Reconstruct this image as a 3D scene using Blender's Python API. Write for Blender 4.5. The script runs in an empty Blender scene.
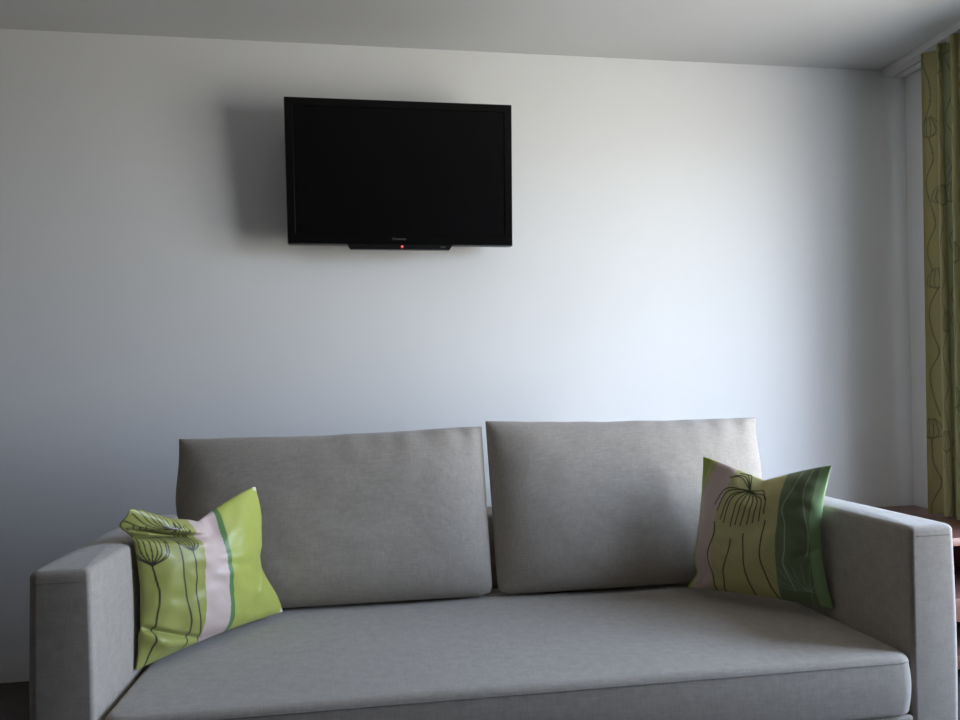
import bpy, bmesh, math, random
import numpy as np
from mathutils import Vector, Matrix, noise
PI = math.pi
random.seed(4)
S = bpy.context.scene
C = S.collection

# ------------------------------------------------------------------ materials
def mat(name, color=(.8, .8, .8), rough=.6, metal=0., sheen=0., spec=.5, emit=None, estr=0.):
    m = bpy.data.materials.new(name); m.use_nodes = True
    b = m.node_tree.nodes['Principled BSDF']
    b.inputs['Base Color'].default_value = (*color, 1)
    b.inputs['Roughness'].default_value = rough
    b.inputs['Metallic'].default_value = metal
    b.inputs['Specular IOR Level'].default_value = spec
    if sheen: b.inputs['Sheen Weight'].default_value = sheen
    if emit:
        b.inputs['Emission Color'].default_value = (*emit, 1)
        b.inputs['Emission Strength'].default_value = estr
    return m

def nd(m, kind, **kw):
    n = m.node_tree.nodes.new(kind)
    for k, v in kw.items():
        if k in n.inputs: n.inputs[k].default_value = v
        else: setattr(n, k, v)
    return n
def lk(m, a, b): m.node_tree.links.new(a, b)

def plaster(name, col):
    m = mat(name, col, .92, spec=.2)
    b = m.node_tree.nodes['Principled BSDF']
    tc = nd(m, 'ShaderNodeTexCoord')
    n1 = nd(m, 'ShaderNodeTexNoise', Scale=160., Detail=4.)
    n2 = nd(m, 'ShaderNodeTexNoise', Scale=2.2, Detail=2.)
    lk(m, tc.outputs['Object'], n1.inputs['Vector']); lk(m, tc.outputs['Object'], n2.inputs['Vector'])
    bp = nd(m, 'ShaderNodeBump', Strength=.12, Distance=.002)
    lk(m, n1.outputs['Fac'], bp.inputs['Height']); lk(m, bp.outputs['Normal'], b.inputs['Normal'])
    r = nd(m, 'ShaderNodeValToRGB')
    r.color_ramp.elements[0].position = .3; r.color_ramp.elements[1].position = .7
    r.color_ramp.elements[0].color = (*[c*.975 for c in col], 1); r.color_ramp.elements[1].color = (*col, 1)
    lk(m, n2.outputs['Fac'], r.inputs['Fac']); lk(m, r.outputs['Color'], b.inputs['Base Color'])
    return m

def linen(name, col, scale=1.):
    """woven upholstery: two crossed thread directions with slubs"""
    m = mat(name, col, .95, sheen=.25, spec=.15)
    b = m.node_tree.nodes['Principled BSDF']
    tc = nd(m, 'ShaderNodeTexCoord')
    outs = []
    for sc in ((110, 110, 1000), (1000, 110, 110), (110, 1000, 110)):
        mp = nd(m, 'ShaderNodeMapping'); mp.inputs['Scale'].default_value = [s*scale*.35 for s in sc]
        lk(m, tc.outputs['Object'], mp.inputs['Vector'])
        n = nd(m, 'ShaderNodeTexNoise', Scale=1., Detail=2., Roughness=.6)
        lk(m, mp.outputs['Vector'], n.inputs['Vector']); outs.append(n.outputs['Fac'])
    ad = nd(m, 'ShaderNodeMath', operation='ADD'); lk(m, outs[0], ad.inputs[0]); lk(m, outs[1], ad.inputs[1])
    ad2 = nd(m, 'ShaderNodeMath', operation='ADD'); lk(m, ad.outputs[0], ad2.inputs[0]); lk(m, outs[2], ad2.inputs[1]); ad = ad2
    r = nd(m, 'ShaderNodeValToRGB')
    r.color_ramp.elements[0].position = .37; r.color_ramp.elements[1].position = .63
    r.color_ramp.elements[0].color = (*[c*.87 for c in col], 1); r.color_ramp.elements[1].color = (*[min(1, c*1.11) for c in col], 1)
    hv = nd(m, 'ShaderNodeMath', operation='MULTIPLY'); hv.inputs[1].default_value = 1/3
    lk(m, ad.outputs[0], hv.inputs[0]); lk(m, hv.outputs[0], r.inputs['Fac'])
    lk(m, r.outputs['Color'], b.inputs['Base Color'])
    bp = nd(m, 'ShaderNodeBump', Strength=.35, Distance=.0015)
    lk(m, hv.outputs[0], bp.inputs['Height']); lk(m, bp.outputs['Normal'], b.inputs['Normal'])
    return m

def wood(name, c0, c1, axis='X', rough=.4):
    m = mat(name, c0, rough)
    b = m.node_tree.nodes['Principled BSDF']
    tc = nd(m, 'ShaderNodeTexCoord'); mp = nd(m, 'ShaderNodeMapping')
    mp.inputs['Scale'].default_value = {'X': (1.5, 26, 26), 'Y': (26, 1.5, 26), 'Z': (26, 26, 1.5)}[axis]
    n = nd(m, 'ShaderNodeTexNoise', Scale=1.4, Detail=6., Roughness=.6, Distortion=.6)
    lk(m, tc.outputs['Object'], mp.inputs['Vector']); lk(m, mp.outputs['Vector'], n.inputs['Vector'])
    r = nd(m, 'ShaderNodeValToRGB')
    r.color_ramp.elements[0].position = .32; r.color_ramp.elements[1].position = .7
    r.color_ramp.elements[0].color = (*c0, 1); r.color_ramp.elements[1].color = (*c1, 1)
    lk(m, n.outputs['Fac'], r.inputs['Fac']); lk(m, r.outputs['Color'], b.inputs['Base Color'])
    return m

def printed(name, rough=.5, sheen=.3, bump=.0006):
    """fabric whose printed pattern is carried as dye colours on the cloth itself"""
    m = mat(name, (.5, .5, .2), rough, sheen=sheen, spec=.35)
    b = m.node_tree.nodes['Principled BSDF']
    a = nd(m, 'ShaderNodeVertexColor'); a.layer_name = 'print'
    lk(m, a.outputs['Color'], b.inputs['Base Color'])
    tc = nd(m, 'ShaderNodeTexCoord'); n = nd(m, 'ShaderNodeTexNoise', Scale=420., Detail=2.)
    lk(m, tc.outputs['Object'], n.inputs['Vector'])
    bp = nd(m, 'ShaderNodeBump', Strength=.2, Distance=bump)
    lk(m, n.outputs['Fac'], bp.inputs['Height']); lk(m, bp.outputs['Normal'], b.inputs['Normal'])
    return m

M_WALL = plaster('white_wall_paint', (.80, .80, .80))
M_WALL2 = plaster('grey_beige_wall_paint', (.27, .25, .235))
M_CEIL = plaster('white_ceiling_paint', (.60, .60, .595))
M_LINEN = linen('grey_linen', (.365, .323, .279))
M_PIPE = mat('linen_piping', (.23, .215, .20), .9)
M_FLOOR = wood('dark_floor_boards', (.035, .026, .022), (.075, .055, .045), 'Y', .5)
M_WOOD = wood('reddish_wood', (.15, .068, .052), (.23, .105, .078), 'X', .38)
M_EDGE = wood('light_wood_edge', (.18, .076, .050), (.24, .11, .074), 'X', .4)
M_DARKW = mat('dark_cabinet_back', (.018, .014, .018), .7)
M_FOOT = mat('black_wood_foot', (.02, .018, .016), .5)
M_TV = mat('black_gloss_plastic', (.003, .003, .003), .30, spec=.22)
M_TVM = mat('black_matt_plastic', (.004, .004, .004), .5, spec=.2)
M_SCR = mat('dark_screen', (.003, .003, .0035), .34, spec=.16)
M_LED = mat('red_standby_light', (.3, .01, .02), .4, emit=(1., .06, .08), estr=.10)
M_LEDC = mat('pale_standby_light', (.9, .4, .45), .4, emit=(1., .35, .4), estr=.22)
M_LOGO = mat('grey_print', (.10, .10, .105), .4)
M_METAL = mat('grey_bracket_metal', (.05, .05, .05), .45, .8)
M_TRACK = mat('white_curtain_rail', (.62, .62, .60), .5)
M_FRAME = mat('white_window_frame', (.75, .75, .75), .4)
M_PILLOW = printed('printed_satin', .38, .08)
M_CURT = printed('printed_curtain_cloth', .7, .2)
_n = M_CURT.node_tree                                   # thin cloth lets some daylight through
_tl = _n.nodes.new('ShaderNodeBsdfTranslucent'); _ms = _n.nodes.new('ShaderNodeMixShader'); _ms.inputs[0].default_value = .42
_n.links.new(next(k for k in _n.nodes if k.bl_idname == 'ShaderNodeVertexColor').outputs['Color'], _tl.inputs['Color'])
_n.links.new(_n.nodes['Principled BSDF'].outputs[0], _ms.inputs[1]); _n.links.new(_tl.outputs[0], _ms.inputs[2])
_n.links.new(_ms.outputs[0], _n.nodes['Material Output'].inputs[0])

M_GLASS = bpy.data.materials.new('window_glass'); M_GLASS.use_nodes = True
_t = M_GLASS.node_tree; _t.nodes.remove(_t.nodes['Principled BSDF'])
_tr = _t.nodes.new('ShaderNodeBsdfTransparent'); _gl = _t.nodes.new('ShaderNodeBsdfGlossy'); _mx = _t.nodes.new('ShaderNodeMixShader')
_gl.inputs['Roughness'].default_value = .02; _mx.inputs[0].default_value = .06
_tr.inputs['Color'].default_value = (.96, .97, .97, 1)
_t.links.new(_tr.outputs[0], _mx.inputs[1]); _t.links.new(_gl.outputs[0], _mx.inputs[2])
_t.links.new(_mx.outputs[0], _t.nodes['Material Output'].inputs[0])

# ------------------------------------------------------------------ helpers
def finish(name, bm, m, parent=None, smooth=True, angle=None):
    me = bpy.data.meshes.new(name)
    bmesh.ops.recalc_face_normals(bm, faces=bm.faces[:])
    bm.to_mesh(me); bm.free()
    if m: me.materials.append(m)
    if smooth:
        me.polygons.foreach_set('use_smooth', [True]*len(me.polygons))
        if angle: me.set_sharp_from_angle(angle=angle)
    o = bpy.data.objects.new(name, me); C.objects.link(o)
    if parent: o.parent = parent
    return o

def thing(name, label, cat, loc, group=None):
    o = bpy.data.objects.new(name, None); C.objects.link(o); o.location = loc
    o.empty_display_size = .1
    o['label'] = label; o['category'] = cat
    if group: o['group'] = group
    return o

def tag(o, label, cat, group=None):
    o['label'] = label; o['category'] = cat
    if group: o['group'] = group
    return o

def struct(o): o['kind'] = 'structure'; return o

def box_bm(bm, lo, hi, bev=0., seg=2, mtx=None):
    t = bmesh.new()
    bmesh.ops.create_cube(t, size=1.)
    for v in t.verts:
        v.co = Vector([(lo[i]+hi[i])/2 + v.co[i]*(hi[i]-lo[i]) for i in range(3)])
    if bev: bmesh.ops.bevel(t, geom=t.edges[:], offset=bev, segments=seg, profile=.6, affect='EDGES')
    if mtx: t.transform(mtx)
    me = bpy.data.meshes.new('tmp'); t.to_mesh(me); t.free(); bm.from_mesh(me); bpy.data.meshes.remove(me)
    return bm

def box(name, lo, hi, m, parent=None, bev=0., seg=2, mtx=None):
    return finish(name, box_bm(bmesh.new(), lo, hi, bev, seg, mtx), m, parent, bev > 0, PI/3.5)

def tube(name, pts, r, m, parent=None, closed=False, n=8):
    bm = bmesh.new(); rings = []
    P = [Vector(p) for p in pts]; N = len(P)
    for i, p in enumerate(P):
        a = P[i-1] if (i > 0 or closed) else p; b = P[(i+1) % N] if (i < N-1 or closed) else p
        d = (b-a).normalized(); up = Vector((0, 0, 1)) if abs(d.z) < .9 else Vector((1, 0, 0))
        x = d.cross(up).normalized(); y = d.cross(x)
        rings.append([bm.verts.new(p + x*r*math.cos(2*PI*k/n) + y*r*math.sin(2*PI*k/n)) for k in range(n)])
    for i in range(N if closed else N-1):
        A, B = rings[i], rings[(i+1) % N]
        for k in range(n): bm.faces.new((A[k], A[(k+1) % n], B[(k+1) % n], B[k]))
    if not closed:
        bm.faces.new(rings[0]); bm.faces.new(rings[-1])
    return finish(name, bm, m, parent)

def rr_outline(x0, x1, y0, y1, rad, n=7):
    """rounded rectangle, rad = radii at (x0,y0),(x1,y0),(x1,y1),(x0,y1)"""
    pts = []
    cs = [(x0, y0, 1, 1, PI), (x1, y0, -1, 1, 1.5*PI), (x1, y1, -1, -1, 0), (x0, y1, 1, -1, .5*PI)]
    for (cx, cy, sx, sy, a0), r in zip(cs, rad):
        for k in range(n+1):
            a = a0 + .5*PI*k/n
            pts.append((cx+sx*r+math.cos(a)*r, cy+sy*r+math.sin(a)*r))
    # subdivide long runs
    out = []
    for i, p in enumerate(pts):
        q = pts[(i+1) % len(pts)]
        d = math.dist(p, q); k = max(1, int(d/.04))
        for j in range(k): out.append((p[0]+(q[0]-p[0])*j/k, p[1]+(q[1]-p[1])*j/k))
    return out

def slab(x0, x1, y0, y1, z0, z1, rad, re=.015, crown=.0, puff=0., wob=0., seed=0., rb=None):
    """upholstered block: rounded plan, softly rounded top edge, crowned top"""
    bm = bmesh.new(); out = rr_outline(x0, x1, y0, y1, rad)
    cx, cy = (x0+x1)/2, (y0+y1)/2
    rb = re if rb is None else rb
    def ring(inset, z, s=1.):
        vs = []
        for (x, y) in out:
            px, py = cx+(x-cx)*s, cy+(y-cy)*s
            hw, hd = (x1-x0)/2, (y1-y0)/2
            px = cx+(px-cx)*(1-inset/hw); py = cy+(py-cy)*(1-inset/hd)
            zz = z
            if wob and z > (z0+z1)/2: zz += wob*noise.noise(Vector((px*3+seed, py*3, 0)))
            vs.append(bm.verts.new((px, py, zz)))
        return vs
    rings = []
    K = 14
    for k in range(K):                                   # top
        s = .04 + .96*k/K
        rings.append(ring(re*(1 if s > .5 else 1), z1 + crown*(1-s**3.), s))
    for k in range(6):                                   # top rounding
        a = .5*PI*k/5
        rings.append(ring(re*(1-math.sin(a)), z1-re*(1-math.cos(a))))
    for k in range(1, 12):
        f = k/12; z = z1-re+(z0+rb-z1+re)*f
        rings.append(ring(-puff*math.sin(PI*f), z))
    for k in range(5):
        a = .5*PI*k/4
        rings.append(ring(rb*(1-math.cos(a)), z0+rb*(1-math.sin(a))))
    for a, b in zip(rings, rings[1:]):
        n = len(a)
        for i in range(n): bm.faces.new((a[i], a[(i+1) % n], b[(i+1) % n], b[i]))
    bm.faces.new(rings[0]); bm.faces.new(rings[-1])
    return bm

# ------------------------------------------------------------------ room
WX, CZ = 2.402, 2.447
XL, YF = -2.9, -6.2
WY0, WY1, WZ0, WZ1 = -.80, -2.28, .32, 2.20          # window opening in the right wall
T = .25
struct(box('floor', (XL-T, YF-T, -.12), (WX+T, T, 0), M_FLOOR))
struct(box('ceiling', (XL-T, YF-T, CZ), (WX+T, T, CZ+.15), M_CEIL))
struct(box('wall_back', (XL-T, 0, 0), (WX+T, T, CZ), M_WALL))
struct(box('wall_left', (XL-T, YF, 0), (XL, 0, CZ), M_WALL2))
struct(box('wall_front', (XL-T, YF-T, 0), (WX+T, YF, CZ), M_WALL2))
bm = bmesh.new()
box_bm(bm, (WX, YF, 0), (WX+T, 0, WZ0)); box_bm(bm, (WX, YF, WZ1), (WX+T, 0, CZ))
box_bm(bm, (WX, WY0, WZ0), (WX+T, 0, WZ1)); box_bm(bm, (WX, YF, WZ0), (WX+T, WY1, WZ1))
struct(finish('wall_right', bm, M_WALL, smooth=False))
win = bpy.data.objects.new('window_1', None); C.objects.link(win); win.location = (WX+.15, (WY0+WY1)/2, WZ0); struct(win)
bm = bmesh.new(); f = .05; ym = (WY0+WY1)/2
def rel(lo, hi): L = win.location; return tuple(lo[i]-L[i] for i in range(3)), tuple(hi[i]-L[i] for i in range(3))
for lo, hi in [((WX+.12, WY1, WZ0), (WX+.18, WY0, WZ0+f)), ((WX+.12, WY1, WZ1-f), (WX+.18, WY0, WZ1)),
               ((WX+.12, WY1, WZ0+f), (WX+.18, WY1+f, WZ1-f)), ((WX+.12, WY0-f, WZ0+f), (WX+.18, WY0, WZ1-f)),
               ((WX+.12, ym-f/2, WZ0+f), (WX+.18, ym+f/2, WZ1-f))]:
    a, b = rel(lo, hi); box_bm(bm, a, b, .004)
finish('window_frame', bm, M_FRAME, win, False)
for y0, y1 in ((WY1+f, ym-f/2), (ym+f/2, WY0-f)):
    a, b = rel((WX+.147, y0, WZ0+f), (WX+.153, y1, WZ1-f)); box('window_pane', a, b, M_GLASS, win)

# curtain rail fixed under the ceiling along the window wall
rail = thing('curtain_rail', 'white flat curtain rail under the ceiling in the right corner', 'curtain rail', (2.35, -.0, CZ))
bm = bmesh.new()
RZ = CZ-.030
for x0, x1, z in ((2.285, 2.336, RZ), (2.336, 2.346, RZ+.010), (2.346, 2.390, RZ), (2.390, 2.4005, RZ+.012)):
    box_bm(bm, (x0-2.35, -4.2, z-CZ), (x1-2.35, -.002, -.0005))
finish('rail_board', bm, M_TRACK, rail, False)

# ------------------------------------------------------------------ sofa
AX0, AXI0, AXI1, AX1 = -.690, -.570, 1.276, 1.398
YFR = -1.395; YBK = -.685; YBK2 = -.30
sofa = thing('sofa', 'grey linen two-seat sofa with square arms against the white wall', 'sofa', (.35, -.8, 0))
def sl(x0, x1, y0, y1, z0, z1, *a, **k):
    bm = slab(x0-.35, x1-.35, y0+.8, y1+.8, z0, z1, *a, **k); return bm
finish('base_frame', sl(AXI0+.002, AXI1-.002, -1.400, -.32, .08, .254, (.012,)*4, re=.006), M_LINEN, sofa)
seat = finish('seat_cushion', sl(AXI0+.014, AXI1-.004, -1.410, -.54, .258, .403, (.040, .040, .02, .02), re=.018, crown=.002, puff=.004, wob=.002, rb=.012), M_LINEN, sofa)
for v in seat.data.vertices:                      # the seat sinks gently towards the back
    v.co.z -= .011*max(0, (v.co.y+.8-.8+.61)/.87)
# seam piping along the top edge of the seat
o = rr_outline(AXI0+.014-.35, AXI1-.004-.35, -1.410+.8, -.54+.8, (.040, .040, .02, .02))
tube('seam', [(x*1.0008, y*1.0012, .3865) for x, y in o if y < -.1], .0009, M_PIPE, seat, n=6)
for x0, x1, rad in ((AX0, AXI0, (.02, .009, .01, .01)), (AXI1, AX1, (.012, .02, .01, .01))):
    arm = finish('armrest', sl(x0, x1, YFR, YBK, .075, .706, rad, re=.014, crown=.004, puff=.004, rb=.006), M_LINEN, sofa)
    # stitched seams: across the front just under the top
    sx = [x0+.004+(x1-x0-.008)*k/10-.35 for k in range(11)]
    tube('seam', [(x, YFR+.8-.0006+(.010 if i in (0, 10) else 0), .682) for i, x in enumerate(sx)], .0008, M_PIPE, arm, n=6)
bm = sl(AX0+.002, AX1-.002, -.500, YBK2, .08, .63, (.01,)*4, re=.02, crown=.004)
for x0, x1 in ((AX0+.002, AXI0-.004), (AXI1+.012, AX1-.002)):
    w_ = sl(x0, x1, YBK+.001, -.49, .08, .570, (.006,)*4, re=.012); me = bpy.data.meshes.new('tmp'); w_.to_mesh(me); w_.free(); bm.from_mesh(me); bpy.data.meshes.remove(me)
finish('back_frame', bm, M_LINEN, sofa)
for fx in (AX0+.05, AX1-.05):
    for fy in (-1.33, -.36):
        bm = bmesh.new()
        bmesh.ops.create_cone(bm, cap_ends=True, segments=20, radius1=.02, radius2=.026, depth=.078)
        bmesh.ops.translate(bm, verts=bm.verts[:], vec=(fx-.35, fy+.8, .039)); finish('foot', bm, M_FOOT, sofa, True, PI/4)

# ------------------------------------------------------------------ cushions
def cloth_block(name, cor, half, m, nu=60, nv=50, power=4., root=None, edge=None, dent=None, colour=None, parent=None, ex=.5, seam_r=.0):
    """stuffed cloth: cor = TL,TR,BR,BL of the seam outline (world), inflated both ways"""
    TL, TR, BR, BL = [Vector(c) for c in cor]
    nrm = (TR-TL+BR-BL).cross(TL-BL+TR-BR).normalized()
    if nrm.y > 0: nrm = -nrm                                     # front looks to -y
    ctr = (BL+BR)/2
    bm = bmesh.new(); lay = []
    def pos(u, v, side):
        p = (BL*(1-u)+BR*u)*(1-v)+(TL*(1-u)+TR*u)*v
        if edge: p = p + edge(u, v)
        a, b = 2*u-1, 2*v-1
        t = half*(max(0, 1-abs(a)**power)*max(0, 1-abs(b)**power))**ex
        if dent: t2, off = dent(u, v, t); 
        else: t2, off = t, Vector((0, 0, 0))
        return p + off + nrm*(t2 if side > 0 else -t2)
    g = {}
    for side in (1, -1):
        for i in range(nu+1):
            for j in range(nv+1):
                rim = i in (0, nu) or j in (0, nv)
                if side < 0 and rim: g[side, i, j] = g[1, i, j]; continue
                # denser sampling near the rim keeps the rounded edge smooth
                u, v = i/nu, j/nv
                if colour is None:
                    u = .5-.5*math.cos(PI*u); v = .5-.5*math.cos(PI*v)
                vt = bm.verts.new(pos(u, v, side)-ctr); g[side, i, j] = vt; lay.append((u, v, side))
        for i in range(nu):
            for j in range(nv):
                bm.faces.new((g[side, i, j], g[side, i+1, j], g[side, i+1, j+1], g[side, i, j+1]))
    o = finish(name, bm, m, parent); o.location = ctr
    if colour:
        uv = np.array(lay, dtype=float); col = colour(uv[:, 0], uv[:, 1], uv[:, 2])
        at = o.data.color_attributes.new('print', 'FLOAT_COLOR', 'POINT')
        at.data.foreach_set('color', np.concatenate([col, np.ones((len(col), 1))], 1).astype(np.float32).ravel())
    if seam_r:                                              # corded rim
        rim = [g_ for g_ in []]
    return o

def back_edge(sgn, s):
    def e(u, v):
        # edges swell a little outwards between the corners, the top edge sags and puckers
        w = Vector((0, 0, 0))
        w.x -= (u-.5)*2*.008*max(0, 1-v/.06)**2        # rounded lower corners
        w.z += .010*max(0, abs(u-.5)*2-.93)/.07*max(0, 1-v/.1)
        w.x += (.026 if sgn > 0 else -.020)*math.exp(-((v-.62)/.20)**2)*max(0, (u-.5)*2*sgn)**3
        tp = math.exp(-(1-v)/.10)
        w.z += -.006*math.sin(PI*u)*v + .003*noise.noise(Vector((u*9+s, v*2, s)))*tp
        return w
    return e
def back_dent(s, side):
    def d(u, v, t):
        tp = math.exp(-(1-v)/.09); q = (u if side > 0 else 1-u)
        wr = .0060*math.sin(u*62+3*noise.noise(Vector((u*5, v*3, s))))*tp*max(0, (q-.45))*2
        rg = .007*noise.noise(Vector((u*3+s, v*3, 2)))+.002*noise.noise(Vector((u*11+s, v*9, 5)))
        k = min(1, t/.03)
        cr = -.004*math.exp(-((v-.07-.05*u)/.02)**2)*(1 if abs(q-.5) > .3 else 0)*0
        return t+(wr+rg+cr)*k, Vector((0, 0, 0))
    return d
HB = .086
bc = cloth_block('back_cushion', [(-.586, -.600, .924), (.360, -.600, .937), (.374, -.672, .402), (-.550, -.672, .402)], HB, M_LINEN,
    nu=90, nv=60, power=3.6, edge=back_edge(-1, 1.3), dent=back_dent(1.3, 1))
tag(bc, 'grey linen back cushion on the left, beneath the television, upright on the sofa seat', 'cushion')
bc = cloth_block('back_cushion', [(.373, -.600, .953), (1.320, -.600, .942), (1.255, -.672, .402), (.392, -.672, .402)], HB, M_LINEN,
    nu=90, nv=60, power=3.6, edge=back_edge(1, 7.7), dent=back_dent(7.7, 1))
tag(bc, 'grey linen back cushion on the right half of the sofa, beside the curtained corner', 'cushion')

# --- printed patterns --------------------------------------------------------
def curve(pts, n=60):
    """Catmull-Rom through the points"""
    P = [np.array(p, float) for p in pts]; P = [2*P[0]-P[1]]+P+[2*P[-1]-P[-2]]
    out = []
    for i in range(1, len(P)-2):
        for t in np.linspace(0, 1, max(4, n//(len(P)-3)), endpoint=False):
            a, b, c, d = P[i-1:i+3]
            out.append(.5*((2*b)+(-a+c)*t+(2*a-5*b+4*c-d)*t*t+(-a+3*b-3*c+d)*t**3))
    out.append(P[-2]); return np.array(out)

def ink(col, u, v, pts, w, rgb, sel=None, ay=1.):
    L = curve(pts); d = np.full(u.shape, 9.)
    for a, b in zip(L[:-1], L[1:]):
        m = (np.abs(u-(a[0]+b[0])/2) < .06+abs(a[0]-b[0])) & (np.abs(v-(a[1]+b[1])/2) < .06+abs(a[1]-b[1]))
        if not m.any(): continue
        uu, vv = u[m], v[m]; e = b-a; q = (e[0]**2+e[1]**2) or 1e-9
        t = np.clip(((uu-a[0])*e[0]+(vv-a[1])*e[1])/q, 0, 1)
        dd = np.hypot(uu-a[0]-t*e[0], (vv-a[1]-t*e[1])*ay)
        d[m] = np.minimum(d[m], dd)
    k = np.clip((w*1.35-d)/(w*.7), 0, 1)
    if sel is not None: k = k*sel
    col[:] = col*(1-k[:, None]) + np.array(rgb)[None]*k[:, None]

LIME = (.42, .45, .095); OLIVE = (.50, .455, .20); PINK = (.60, .47, .42); GREEN = (.11, .22, .07); DGREEN = (.095, .17, .06); INK = (.028, .022, .018); PALE = (.62, .60, .55)

def print_left(u, v, side):
    col = np.tile(np.array(LIME), (len(u), 1))
    b1 = .345+.05*v**2; b2 = .525+.09*v**3; b3 = b2+.033; z_ = .70
    col[u < b1] = (.315, .325, .088)  # same lime cloth, its self-shadow away from the window painted in as darker olive
    col[(u >= b1) & (u < b2)] = PINK
    col[(u >= b2) & (u < b3)] = GREEN
    f = side > 0
    s = f.astype(float)
    for pts in ([(.07, .62), (.095, .45), (.085, .25), (.06, .0)],
                [(.345, .90), (.32, .72), (.30, .50), (.375, .14), (.34, 0)],
                [(.42, .71), (.415, .50), (.42, .30), (.50, .02)]):
        ink(col, u, v, [(p[0]*z_, p[1]) for p in pts], 0.0046, INK, s)
    def bloom(c, ends, bulge):
        c = (c[0]*z_, c[1])
        for (ex, ey), bb in zip(ends, bulge):
            ex *= z_; bb *= z_
            mx, my = (c[0]+ex)/2+bb, (c[1]+ey)/2-.035
            ink(col, u, v, [c, (mx, my), (ex, ey)], 0.0035, INK, s)
    bloom((.07, .62), [(-.02, .86), (.00, .88), (.03, .88), (.07, .90), (.11, .89), (.15, .90), (.19, .88), (.235, .86), (.25, .84)],
          [-.05, -.045, -.03, -.02, 0, .02, .03, .045, .05])
    bloom((.42, .71), [(.335, .92), (.35, .95), (.375, .93), (.40, .96), (.425, .93), (.455, .95), (.475, .90)],
          [-.04, -.03, -.015, 0, .015, .03, .04])
    bloom((.345, .90), [(.01, .93), (.03, .97), (.06, 1.0), (.11, 1.02), (.16, 1.03), (.22, 1.03), (.28, 1.04), (.36, 1.03), (.40, 1.0)],
          [-.01, -.0, 0, 0, 0, 0, 0, .01, .02])
    tip = (np.hypot(u-1, v-1) < .035) | (np.hypot(u-1, v) < .035)
    col[tip] = (.72, .68, .58)
    return col

def print_right(u, v, side):
    col = np.tile(np.array(OLIVE), (len(u), 1))
    col[u < .03+.05*(v > .8)*(v-.8)*5] = (.33, .42, .06)
    m = (u >= .03+.11*np.clip((v-.7)/.3, 0, 1)) & (u < .19+.11*np.clip((v-.6)/.4, 0, 1)); col[m] = PINK
    m = u > .69; col[m] = (.155, .20, .10)
    m = u > .93; col[m] = (.24, .36, .17)
    s = (side > 0).astype(float)
    for pts in ([(.19, .55), (.20, .46), (.16, .30), (.19, .15), (.24, .0)],
                [(.345, .44), (.33, .33), (.29, .18), (.30, 0)],
                [(.44, .50), (.455, .38), (.46, .22), (.50, .08), (.515, 0)],
                [(.60, .62), (.585, .45), (.58, .32), (.62, .15), (.68, 0)]):
        ink(col, u, v, pts, .0052, (.03, .035, .015), s)
    c = (.44, .87)
    for ex, ey, bb in ((.17, .68, -.06), (.20, .64, -.06), (.24, .58, -.05), (.27, .56, -.045), (.33, .54, -.02), (.37, .56, .0), (.41, .56, .02),
                       (.46, .58, .03), (.50, .60, .045), (.55, .62, .05), (.58, .68, .06), (.57, .80, .03), (.30, .95, .0), (.33, .98, .0), (.38, .99, .0), (.26, .92, -.01)):
        ink(col, u, v, [c, ((c[0]*.55+ex*.45)+bb, (c[1]*.5+ey*.5)+.055), (ex, ey)], .0045, (.04, .045, .015), s)
    W = (.42, .47, .36)
    for pts in ([(.81, .98), (.76, .83), (.72, .72), (.75, .58), (.76, .42), (.74, .30), (.78, .18), (.80, .10)],
                [(.88, .98), (.86, .84), (.88, .70), (.92, .56), (.92, .44), (.90, .36)]):
        ink(col, u, v, pts, .0034, W, s)
    c = (.90, .11)
    for ex, ey in ((.60, .24), (.62, .18), (.70, .26), (.74, .30), (.80, .28), (.86, .30), (.92, .30), (.97, .26), (.90, 0), (.99, .18)):
        ink(col, u, v, [c, ((c[0]+ex)/2-.01, (c[1]+ey)/2-.03), (ex, ey)], .0024, (.28, .34, .24), s)
    return col

def lerp_ramp(x, pts):
    return float(np.interp(x, [p[0] for p in pts], [p[1] for p in pts]))

def edge_left(u, v):
    w = Vector((0, 0, 0))
    ax = Vector((.69, .72, 0))                       # across the pillow
    w += ax*(.018*math.sin(PI*v)*(1-u)**2*1.4)
    w -= ax*(.045*math.sin(PI*min(1, v*1.0))**1.2*math.exp(-((v-.38)/.3)**2)*u**3)
    w.z -= .066*v**2.5*max(0, 1-abs(u-.50)/.48)**1.25             # top edge pressed in
    w.z -= .010*v**3*math.exp(-((u-.25)/.15)**2)
    w += Vector((-.030, -.005, 0))*max(0, 1-u/.3)**1.5*math.exp(-((v-.90)/.06)**2)
    w.z += .010*math.sin(PI*u)*(1-v)**3
    return w
def dent_left(u, v, t):
    g = math.exp(-((u-.54)/.07)**2-((1-v)/.22)**2)
    flap = 1/(1+math.exp((u-.36)/.05))
    f2 = math.exp(-((v-.83)/.030)**2)*flap
    w3 = .006*math.exp(-((v-.30-(u-.85)*1.1)/.03)**2)*math.exp(-((u-.82)/.10)**2)
    dv = v-.25+.58*u; e4 = max(0, 1-(u/.40)**2) if u < .36 else 0
    w4 = (-.018*math.exp(-(dv/.018)**2) + .010*math.exp(-((dv+.06)/.04)**2))*e4
    w5 = .010*noise.noise(Vector((u*4, v*4, 3)))+.004*noise.noise(Vector((u*9+v*5, v*9-u*4, 9)))
    k = min(1, t/.02)
    q = 1/(1+math.exp(-(v-.862)/.012))
    ear = Vector((.35, -.60, -.0))*.060*q*flap
    return t*(1-.55*g)+(w3+w4+w5)*k-.048*f2*k, ear
lp = cloth_block('throw_pillow', [(-.574, -1.155, .797), (-.328, -.815, .793), (-.267, -.752, .413), (-.560, -1.150, .409)], .062, M_PILLOW,
    nu=230, nv=200, power=2.2, ex=.62, edge=edge_left, dent=dent_left, colour=print_left)
tag(lp, 'lime throw pillow with pink stripe and dark flowers, leaning on the left sofa arm', 'pillow')

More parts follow.
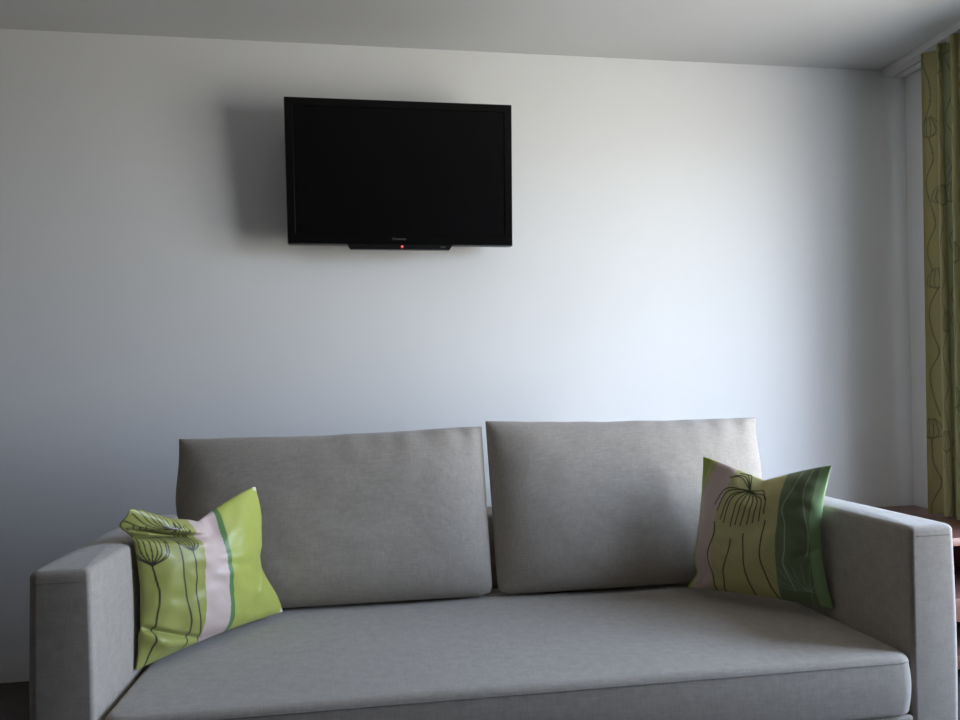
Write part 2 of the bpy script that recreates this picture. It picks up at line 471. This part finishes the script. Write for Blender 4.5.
def edge_right(u, v):
    w = Vector((0, 0, 0))
    ax = Vector((.75, -.66, 0))
    w += ax*(.012*math.sin(PI*v)*(1-u)**3) + ax*.020*math.exp(-((v-.12)/.07)**2)*(1-u)**6
    w -= ax*(.030*math.sin(PI*v)*u**3)
    w.z -= .058*v**2.5*max(0, 1-abs(u-.50)/.50)**1.2
    w.z += .008*math.sin(PI*u)*(1-v)**3
    return w
def dent_right(u, v, t):
    g = math.exp(-((u-.50)/.10)**2-((1-v)/.15)**2)
    w3 = -.006*math.exp(-((v-.38-(u-.9)*.4)/.03)**2)*math.exp(-((u-.92)/.10)**2)
    w4 = -.005*math.exp(-((u-.09-(v*.2))/.03)**2)*math.exp(-((v-.1)/.12)**2)
    w5 = .009*noise.noise(Vector((u*4+4, v*4, 8)))+.004*noise.noise(Vector((u*9, v*10+u*5, 1)))
    k = min(1, t/.02)
    return t*(1-.45*g)+(w3+w4+w5)*k, Vector((0, 0, 0))
rp = cloth_block('throw_pillow', [(1.033, -.800, .832), (1.276, -1.093, .824), (1.262, -1.110, .425), (.992, -.752, .409)], .060, M_PILLOW,
    nu=230, nv=230, power=2.2, ex=.62, edge=edge_right, dent=dent_right, colour=print_right)
tag(rp, 'olive throw pillow with a dark green side band, leaning on the right sofa arm', 'pillow')

# ------------------------------------------------------------------ television
TW, TH, TD = .866, .545, .045
tilt = math.radians(4.2)
tv = thing('television', 'black flat-screen television mounted high on the white wall', 'television', (.137, -.150, 1.895))
tv.rotation_euler = (tilt, 0, 0)       # top leans towards the room
def tvbox(name, lo, hi, m, bev=0., par=tv): return box(name, lo, hi, m, par, bev)
hw, hh = TW/2, TH/2
tvbox('casing', (-hw, 0, -hh), (hw, TD, hh), M_TV, .006)
tvbox('rear_housing', (-hw*.72, TD-.002, -hh*.74), (hw*.72, TD+.035, hh*.7), M_TVM, .012)
# bezel: a frame whose inner lip is chamfered down to the glass
bm = bmesh.new()
def rect(x0, x1, z0, z1, y): return [bm.verts.new(p) for p in ((x0, y, z0), (x1, y, z0), (x1, y, z1), (x0, y, z1))]
bl, bt, bb_ = .030, .030, .040
R = [rect(-hw+.0005, hw-.0005, -hh+.0005, hh-.0005, .004), rect(-hw+.003, hw-.003, -hh+.003, hh-.003, -.004),
     rect(-hw+bl, hw-bl, -hh+bb_, hh-bt, -.004), rect(-hw+bl+.0035, hw-bl-.0035, -hh+bb_+.0035, hh-bt-.0035, .001)]
for a, b in zip(R, R[1:]):
    for i in range(4): bm.faces.new((a[i], a[(i+1) % 4], b[(i+1) % 4], b[i]))
finish('bezel', bm, M_TV, tv, False)
tvbox('screen', (-hw+bl+.001, -.0008, -hh+bb_+.001), (hw-bl-.001, .001, hh-bt-.001), M_SCR)
# lower speaker lip, a flat trapezoid
bm = bmesh.new()
x0, x1 = -.212, .194
vs = [bm.verts.new((x, y, z)) for y in (-.003, .030) for x, z in ((x0, -hh+.002), (x1, -hh+.002), (x1-.012, -hh-.017), (x0+.012, -hh-.017))]
for f_ in ((0, 1, 2, 3), (7, 6, 5, 4), (0, 4, 5, 1), (1, 5, 6, 2), (2, 6, 7, 3), (3, 7, 4, 0)): bm.faces.new([vs[i] for i in f_])
lip = finish('speaker_lip', bm, mat('dark_grey_plastic', (.008, .008, .009), .35, spec=.3), tv, False)
for r_, m_, yy, nm in ((.0058, M_LED, -.0042, 'standby_light'), (.0024, M_LEDC, -.0050, 'light_core')):
    bm = bmesh.new(); bmesh.ops.create_cone(bm, cap_ends=True, segments=20, radius1=r_, radius2=r_*.8, depth=.002)
    bm.transform(Matrix.Rotation(PI/2, 4, 'X')); bmesh.ops.translate(bm, verts=bm.verts[:], vec=(-.002, yy, -hh-.006))
    finish(nm, bm, m_, lip, False)
tvbox('control_button', (.145, -.0045, -hh-.010), (.165, -.002, -hh-.004), mat('grey_button', (.05, .05, .05), .4), .0006, lip)
cu = bpy.data.curves.new('lettering', 'FONT'); cu.body = 'Panasonic'; cu.size = .0135; cu.align_x = 'CENTER'; cu.extrude = .0002
to = bpy.data.objects.new('lettering_source', cu); C.objects.link(to)
bpy.context.view_layer.update()
me = bpy.data.meshes.new_from_object(to.evaluated_get(bpy.context.evaluated_depsgraph_get()))
bpy.data.objects.remove(to); me.materials.clear(); me.materials.append(M_LOGO)
lg = bpy.data.objects.new('lettering', me); C.objects.link(lg); lg.parent = tv
lg.location = (-.012, -.0047, -hh+.019); lg.rotation_euler = (PI/2, 0, 0); lg.scale = (1.0, 1.0, 1.0)
# wall bracket
bmk = bmesh.new()
Rm = Matrix.Rotation(-tilt, 4, 'X')
box_bm(bmk, (-.10, .100, -.10), (.10, .1450, .10), .002)
box_bm(bmk, (-.06, .06, -.03), (.06, .11, .03), .002)
finish('wall_bracket', bmk, M_METAL, tv, False)

# ------------------------------------------------------------------ shelf unit in the corner
SX0, SX1, SY, SZ = 1.58, 2.398, -.675, .503
sh = thing('shelf_unit', 'low reddish wooden shelf unit behind the right sofa arm, under the curtain', 'shelf unit', ((SX0+SX1)/2, SY/2, 0))
def sb(name, lo, hi, m, bev=.0015):
    L = sh.location
    return box(name, tuple(lo[i]-L[i] for i in range(3)), tuple(hi[i]-L[i] for i in range(3)), m, sh, bev)
def board(nm, z0, z1, dy=0.):
    b = sb(nm, (SX0+.018 if nm != 'top_board' else SX0, SY+.004+dy, z0), (SX1-.018 if nm != 'top_board' else SX1, -.004, z1), M_WOOD)
    L = sh.location
    e = box('board_edge', (SX0-L[0], SY+dy-L[1], z0-L[2]), (SX1-L[0], SY+dy+.004-L[1], z1-L[2]), M_EDGE, b, .0012)
board('top_board', .475, SZ); board('shelf_board', .208, .290); board('bottom_board', .042, .086)
sb('side_panel', (SX0, SY+.006, .0), (SX0+.018, -.004, .475), M_WOOD)
sb('side_panel', (SX1-.018, SY+.006, .0), (SX1, -.004, .475), M_WOOD)
sb('rear_panel', (SX0+.018, -.012, .086), (SX1-.018, -.004, .475), M_DARKW, 0)

# ------------------------------------------------------------------ curtain
CY0, CY1, CZ0, CZ1 = -.265, -.80, .510, RZ-.004
ca = thing('curtain', 'green patterned curtain gathered in folds beside the window at right', 'curtain', (2.305, (CY0+CY1)/2, CZ0))
NU, NVv = 620, 520
Wd = 1.5                                                     # cloth width, metres
def fold(u, v):
    """plan position of the cloth: deep irregular folds, narrow gullies between round pleats"""
    y = CY0+(CY1-CY0)*u
    ph = u*2*PI*7.6 + .5*math.sin(u*11+1.) + .22*math.sin(v*2.6+u*7)
    amp = .050*(.82+.18*math.sin(u*17+2))*(.80+.20*(1-v))
    r = 2*((1+math.cos(ph))/2+.004)**.42-1
    x = 2.318 - amp*r - .004*math.sin(ph*2+1+v*2)
    y += .030*math.sin(ph+.25)*(1-.2*v)
    return x, y + .010*(v-.5)*(1-u)
us = np.linspace(0, 1, NU+1); vs_ = np.linspace(0, 1, NVv+1)
bm = bmesh.new(); grid = []
for i, u in enumerate(us):
    row = []
    for j, v in enumerate(vs_):
        x, y = fold(u, v)
        pin = max(0, (v-.965)/.035)
        x += .004*pin*math.sin(u*220)
        row.append(bm.verts.new((x-2.305, y-(CY0+CY1)/2, (CZ1-CZ0)*v)))
    grid.append(row)
for i in range(NU):
    for j in range(NVv): bm.faces.new((grid[i][j], grid[i+1][j], grid[i+1][j+1], grid[i][j+1]))
cl = finish('curtain_cloth', bm, M_CURT, ca)
U = np.repeat(us, NVv+1)*Wd; V = np.tile(vs_, NU+1)*(CZ1-CZ0)
col = np.tile(np.array((.56, .52, .27)), (len(U), 1))
for a, b, c in ((.0, .11, (.59, .55, .28)), (.20, .30, (.43, .46, .26)), (.42, .50, (.60, .56, .29)), (.60, .72, (.40, .43, .24)), (.95, 1.1, (.3, .3, .1)), (1.3, 1.42, (.18, .23, .08))):
    col[(U >= a) & (U < b)] = c
CI = (.24, .22, .13)
rnd = random.Random(11)
for k, uc in enumerate((.035, .085, .15, .22, .275, .34, .41, .47, .55, .63, .72, .82, .93, 1.04, 1.15, 1.27, 1.4, 1.52, 1.62)):
    z = -.1-rnd.random()*.3
    while z < 1.9:
        h = .42+rnd.random()*.22; z1 = z+h
        pts = [(uc+.016*math.sin(q*2.1+k*1.7+z*3), z+h*q/6) for q in range(7)]
        ink(col, U, V, pts, .0018, CI)
        c = pts[-1]
        for e in (-.030, -.020, -.008, .006, .018, .028):
            ink(col, U, V, [c, (c[0]+e*1.1, c[1]+.018), (c[0]+e*.95, c[1]+.055), (c[0]+e*.35, c[1]+.085)], .0015, CI)
        z = z1+.05+rnd.random()*.05
at = cl.data.color_attributes.new('print', 'FLOAT_COLOR', 'POINT')
at.data.foreach_set('color', np.concatenate([col, np.ones((len(col), 1))], 1).astype(np.float32).ravel())
sm = cl.modifiers.new('thickness', 'SOLIDIFY'); sm.thickness = .0012
for k in range(8):                                            # gliders in the rail
    u = (k+.5)/8; x, y = fold(u, 1)
    bm = bmesh.new(); box_bm(bm, (x-2.305-.004, y-.006-(CY0+CY1)/2, CZ1-CZ0-.004), (x-2.305+.004, y+.006-(CY0+CY1)/2, CZ1-CZ0+.0035), .001)
    finish('curtain_glider', bm, M_TRACK, ca, False)

# ------------------------------------------------------------------ daylight
w = bpy.data.worlds.new('World'); S.world = w; w.use_nodes = True
nt = w.node_tree; bg = nt.nodes['Background']
tc = nt.nodes.new('ShaderNodeTexCoord'); sp = nt.nodes.new('ShaderNodeSeparateXYZ'); rp_ = nt.nodes.new('ShaderNodeValToRGB'); mr = nt.nodes.new('ShaderNodeMapRange')
mr.inputs['From Min'].default_value = -1.; mr.inputs['From Max'].default_value = 1.
nt.links.new(tc.outputs['Generated'], sp.inputs[0]); nt.links.new(sp.outputs['Z'], mr.inputs['Value']); nt.links.new(mr.outputs[0], rp_.inputs['Fac'])
# sunlit ground and house fronts opposite, brightest towards the south-east
dp = nt.nodes.new('ShaderNodeVectorMath'); dp.operation = 'DOT_PRODUCT'; dp.inputs[1].default_value = Vector((.80, -.56, -.25)).normalized()
mx_ = nt.nodes.new('ShaderNodeMath'); mx_.operation = 'MAXIMUM'; mx_.inputs[1].default_value = 0
pw = nt.nodes.new('ShaderNodeMath'); pw.operation = 'POWER'; pw.inputs[1].default_value = 6
vm = nt.nodes.new('ShaderNodeVectorMath'); vm.operation = 'SCALE'; vm.inputs[0].default_value = (.42, .39, .34)
va = nt.nodes.new('ShaderNodeVectorMath'); va.operation = 'ADD'
nt.links.new(tc.outputs['Generated'], dp.inputs[0]); nt.links.new(dp.outputs['Value'], mx_.inputs[0]); nt.links.new(mx_.outputs[0], pw.inputs[0])
nt.links.new(pw.outputs[0], vm.inputs['Scale']); nt.links.new(vm.outputs[0], va.inputs[0]); nt.links.new(rp_.outputs['Color'], va.inputs[1])
nt.links.new(va.outputs[0], bg.inputs['Color'])
e = rp_.color_ramp.elements  # horizon in the middle
e[0].position = 0.; e[0].color = (.24, .235, .225, 1)
e[1].position = 1.; e[1].color = (.46, .62, .92, 1)
for p, c in ((.47, (.62, .61, .58)), (.51, (1.02, 1.14, 1.36)), (.62, (.76, .96, 1.32))):
    x = e.new(p); x.color = (*c, 1)
bg.inputs['Strength'].default_value = 3.0
pl = bpy.data.lights.new('window_daylight', 'AREA'); pl.shape = 'RECTANGLE'; pl.size = abs(WY1-WY0); pl.size_y = WZ1-WZ0
pl.cycles.is_portal = True
po = bpy.data.objects.new('window_daylight', pl); C.objects.link(po)
po.location = (WX+.22, (WY0+WY1)/2, (WZ0+WZ1)/2); po.rotation_euler = (PI/2, 0, PI/2)

# ------------------------------------------------------------------ camera
F, CYP = 740., 392.
yaw = math.atan(F/4970.); roll = math.radians(1.18)
cam = bpy.data.cameras.new('camera'); co = bpy.data.objects.new('camera', cam); C.objects.link(co); S.camera = co
cam.sensor_fit = 'HORIZONTAL'; cam.sensor_width = 36.; cam.lens = F/960*36; cam.clip_start = .02
cam.shift_y = -(360.-CYP)/960
co.location = (0, -3.0, 1.05)
co.matrix_world = Matrix.Translation((0, -3.0, 1.05)) @ Matrix.Rotation(-yaw, 4, 'Z') @ Matrix.Rotation(PI/2, 4, 'X') @ Matrix.Rotation(-roll, 4, 'Z')
S.view_settings.view_transform = 'Standard'; S.view_settings.look = 'None'; S.view_settings.gamma = 1.; S.view_settings.use_curve_mapping = False
S.view_settings.exposure = 2.5
S.cycles.max_bounces = 10; S.cycles.diffuse_bounces = 8
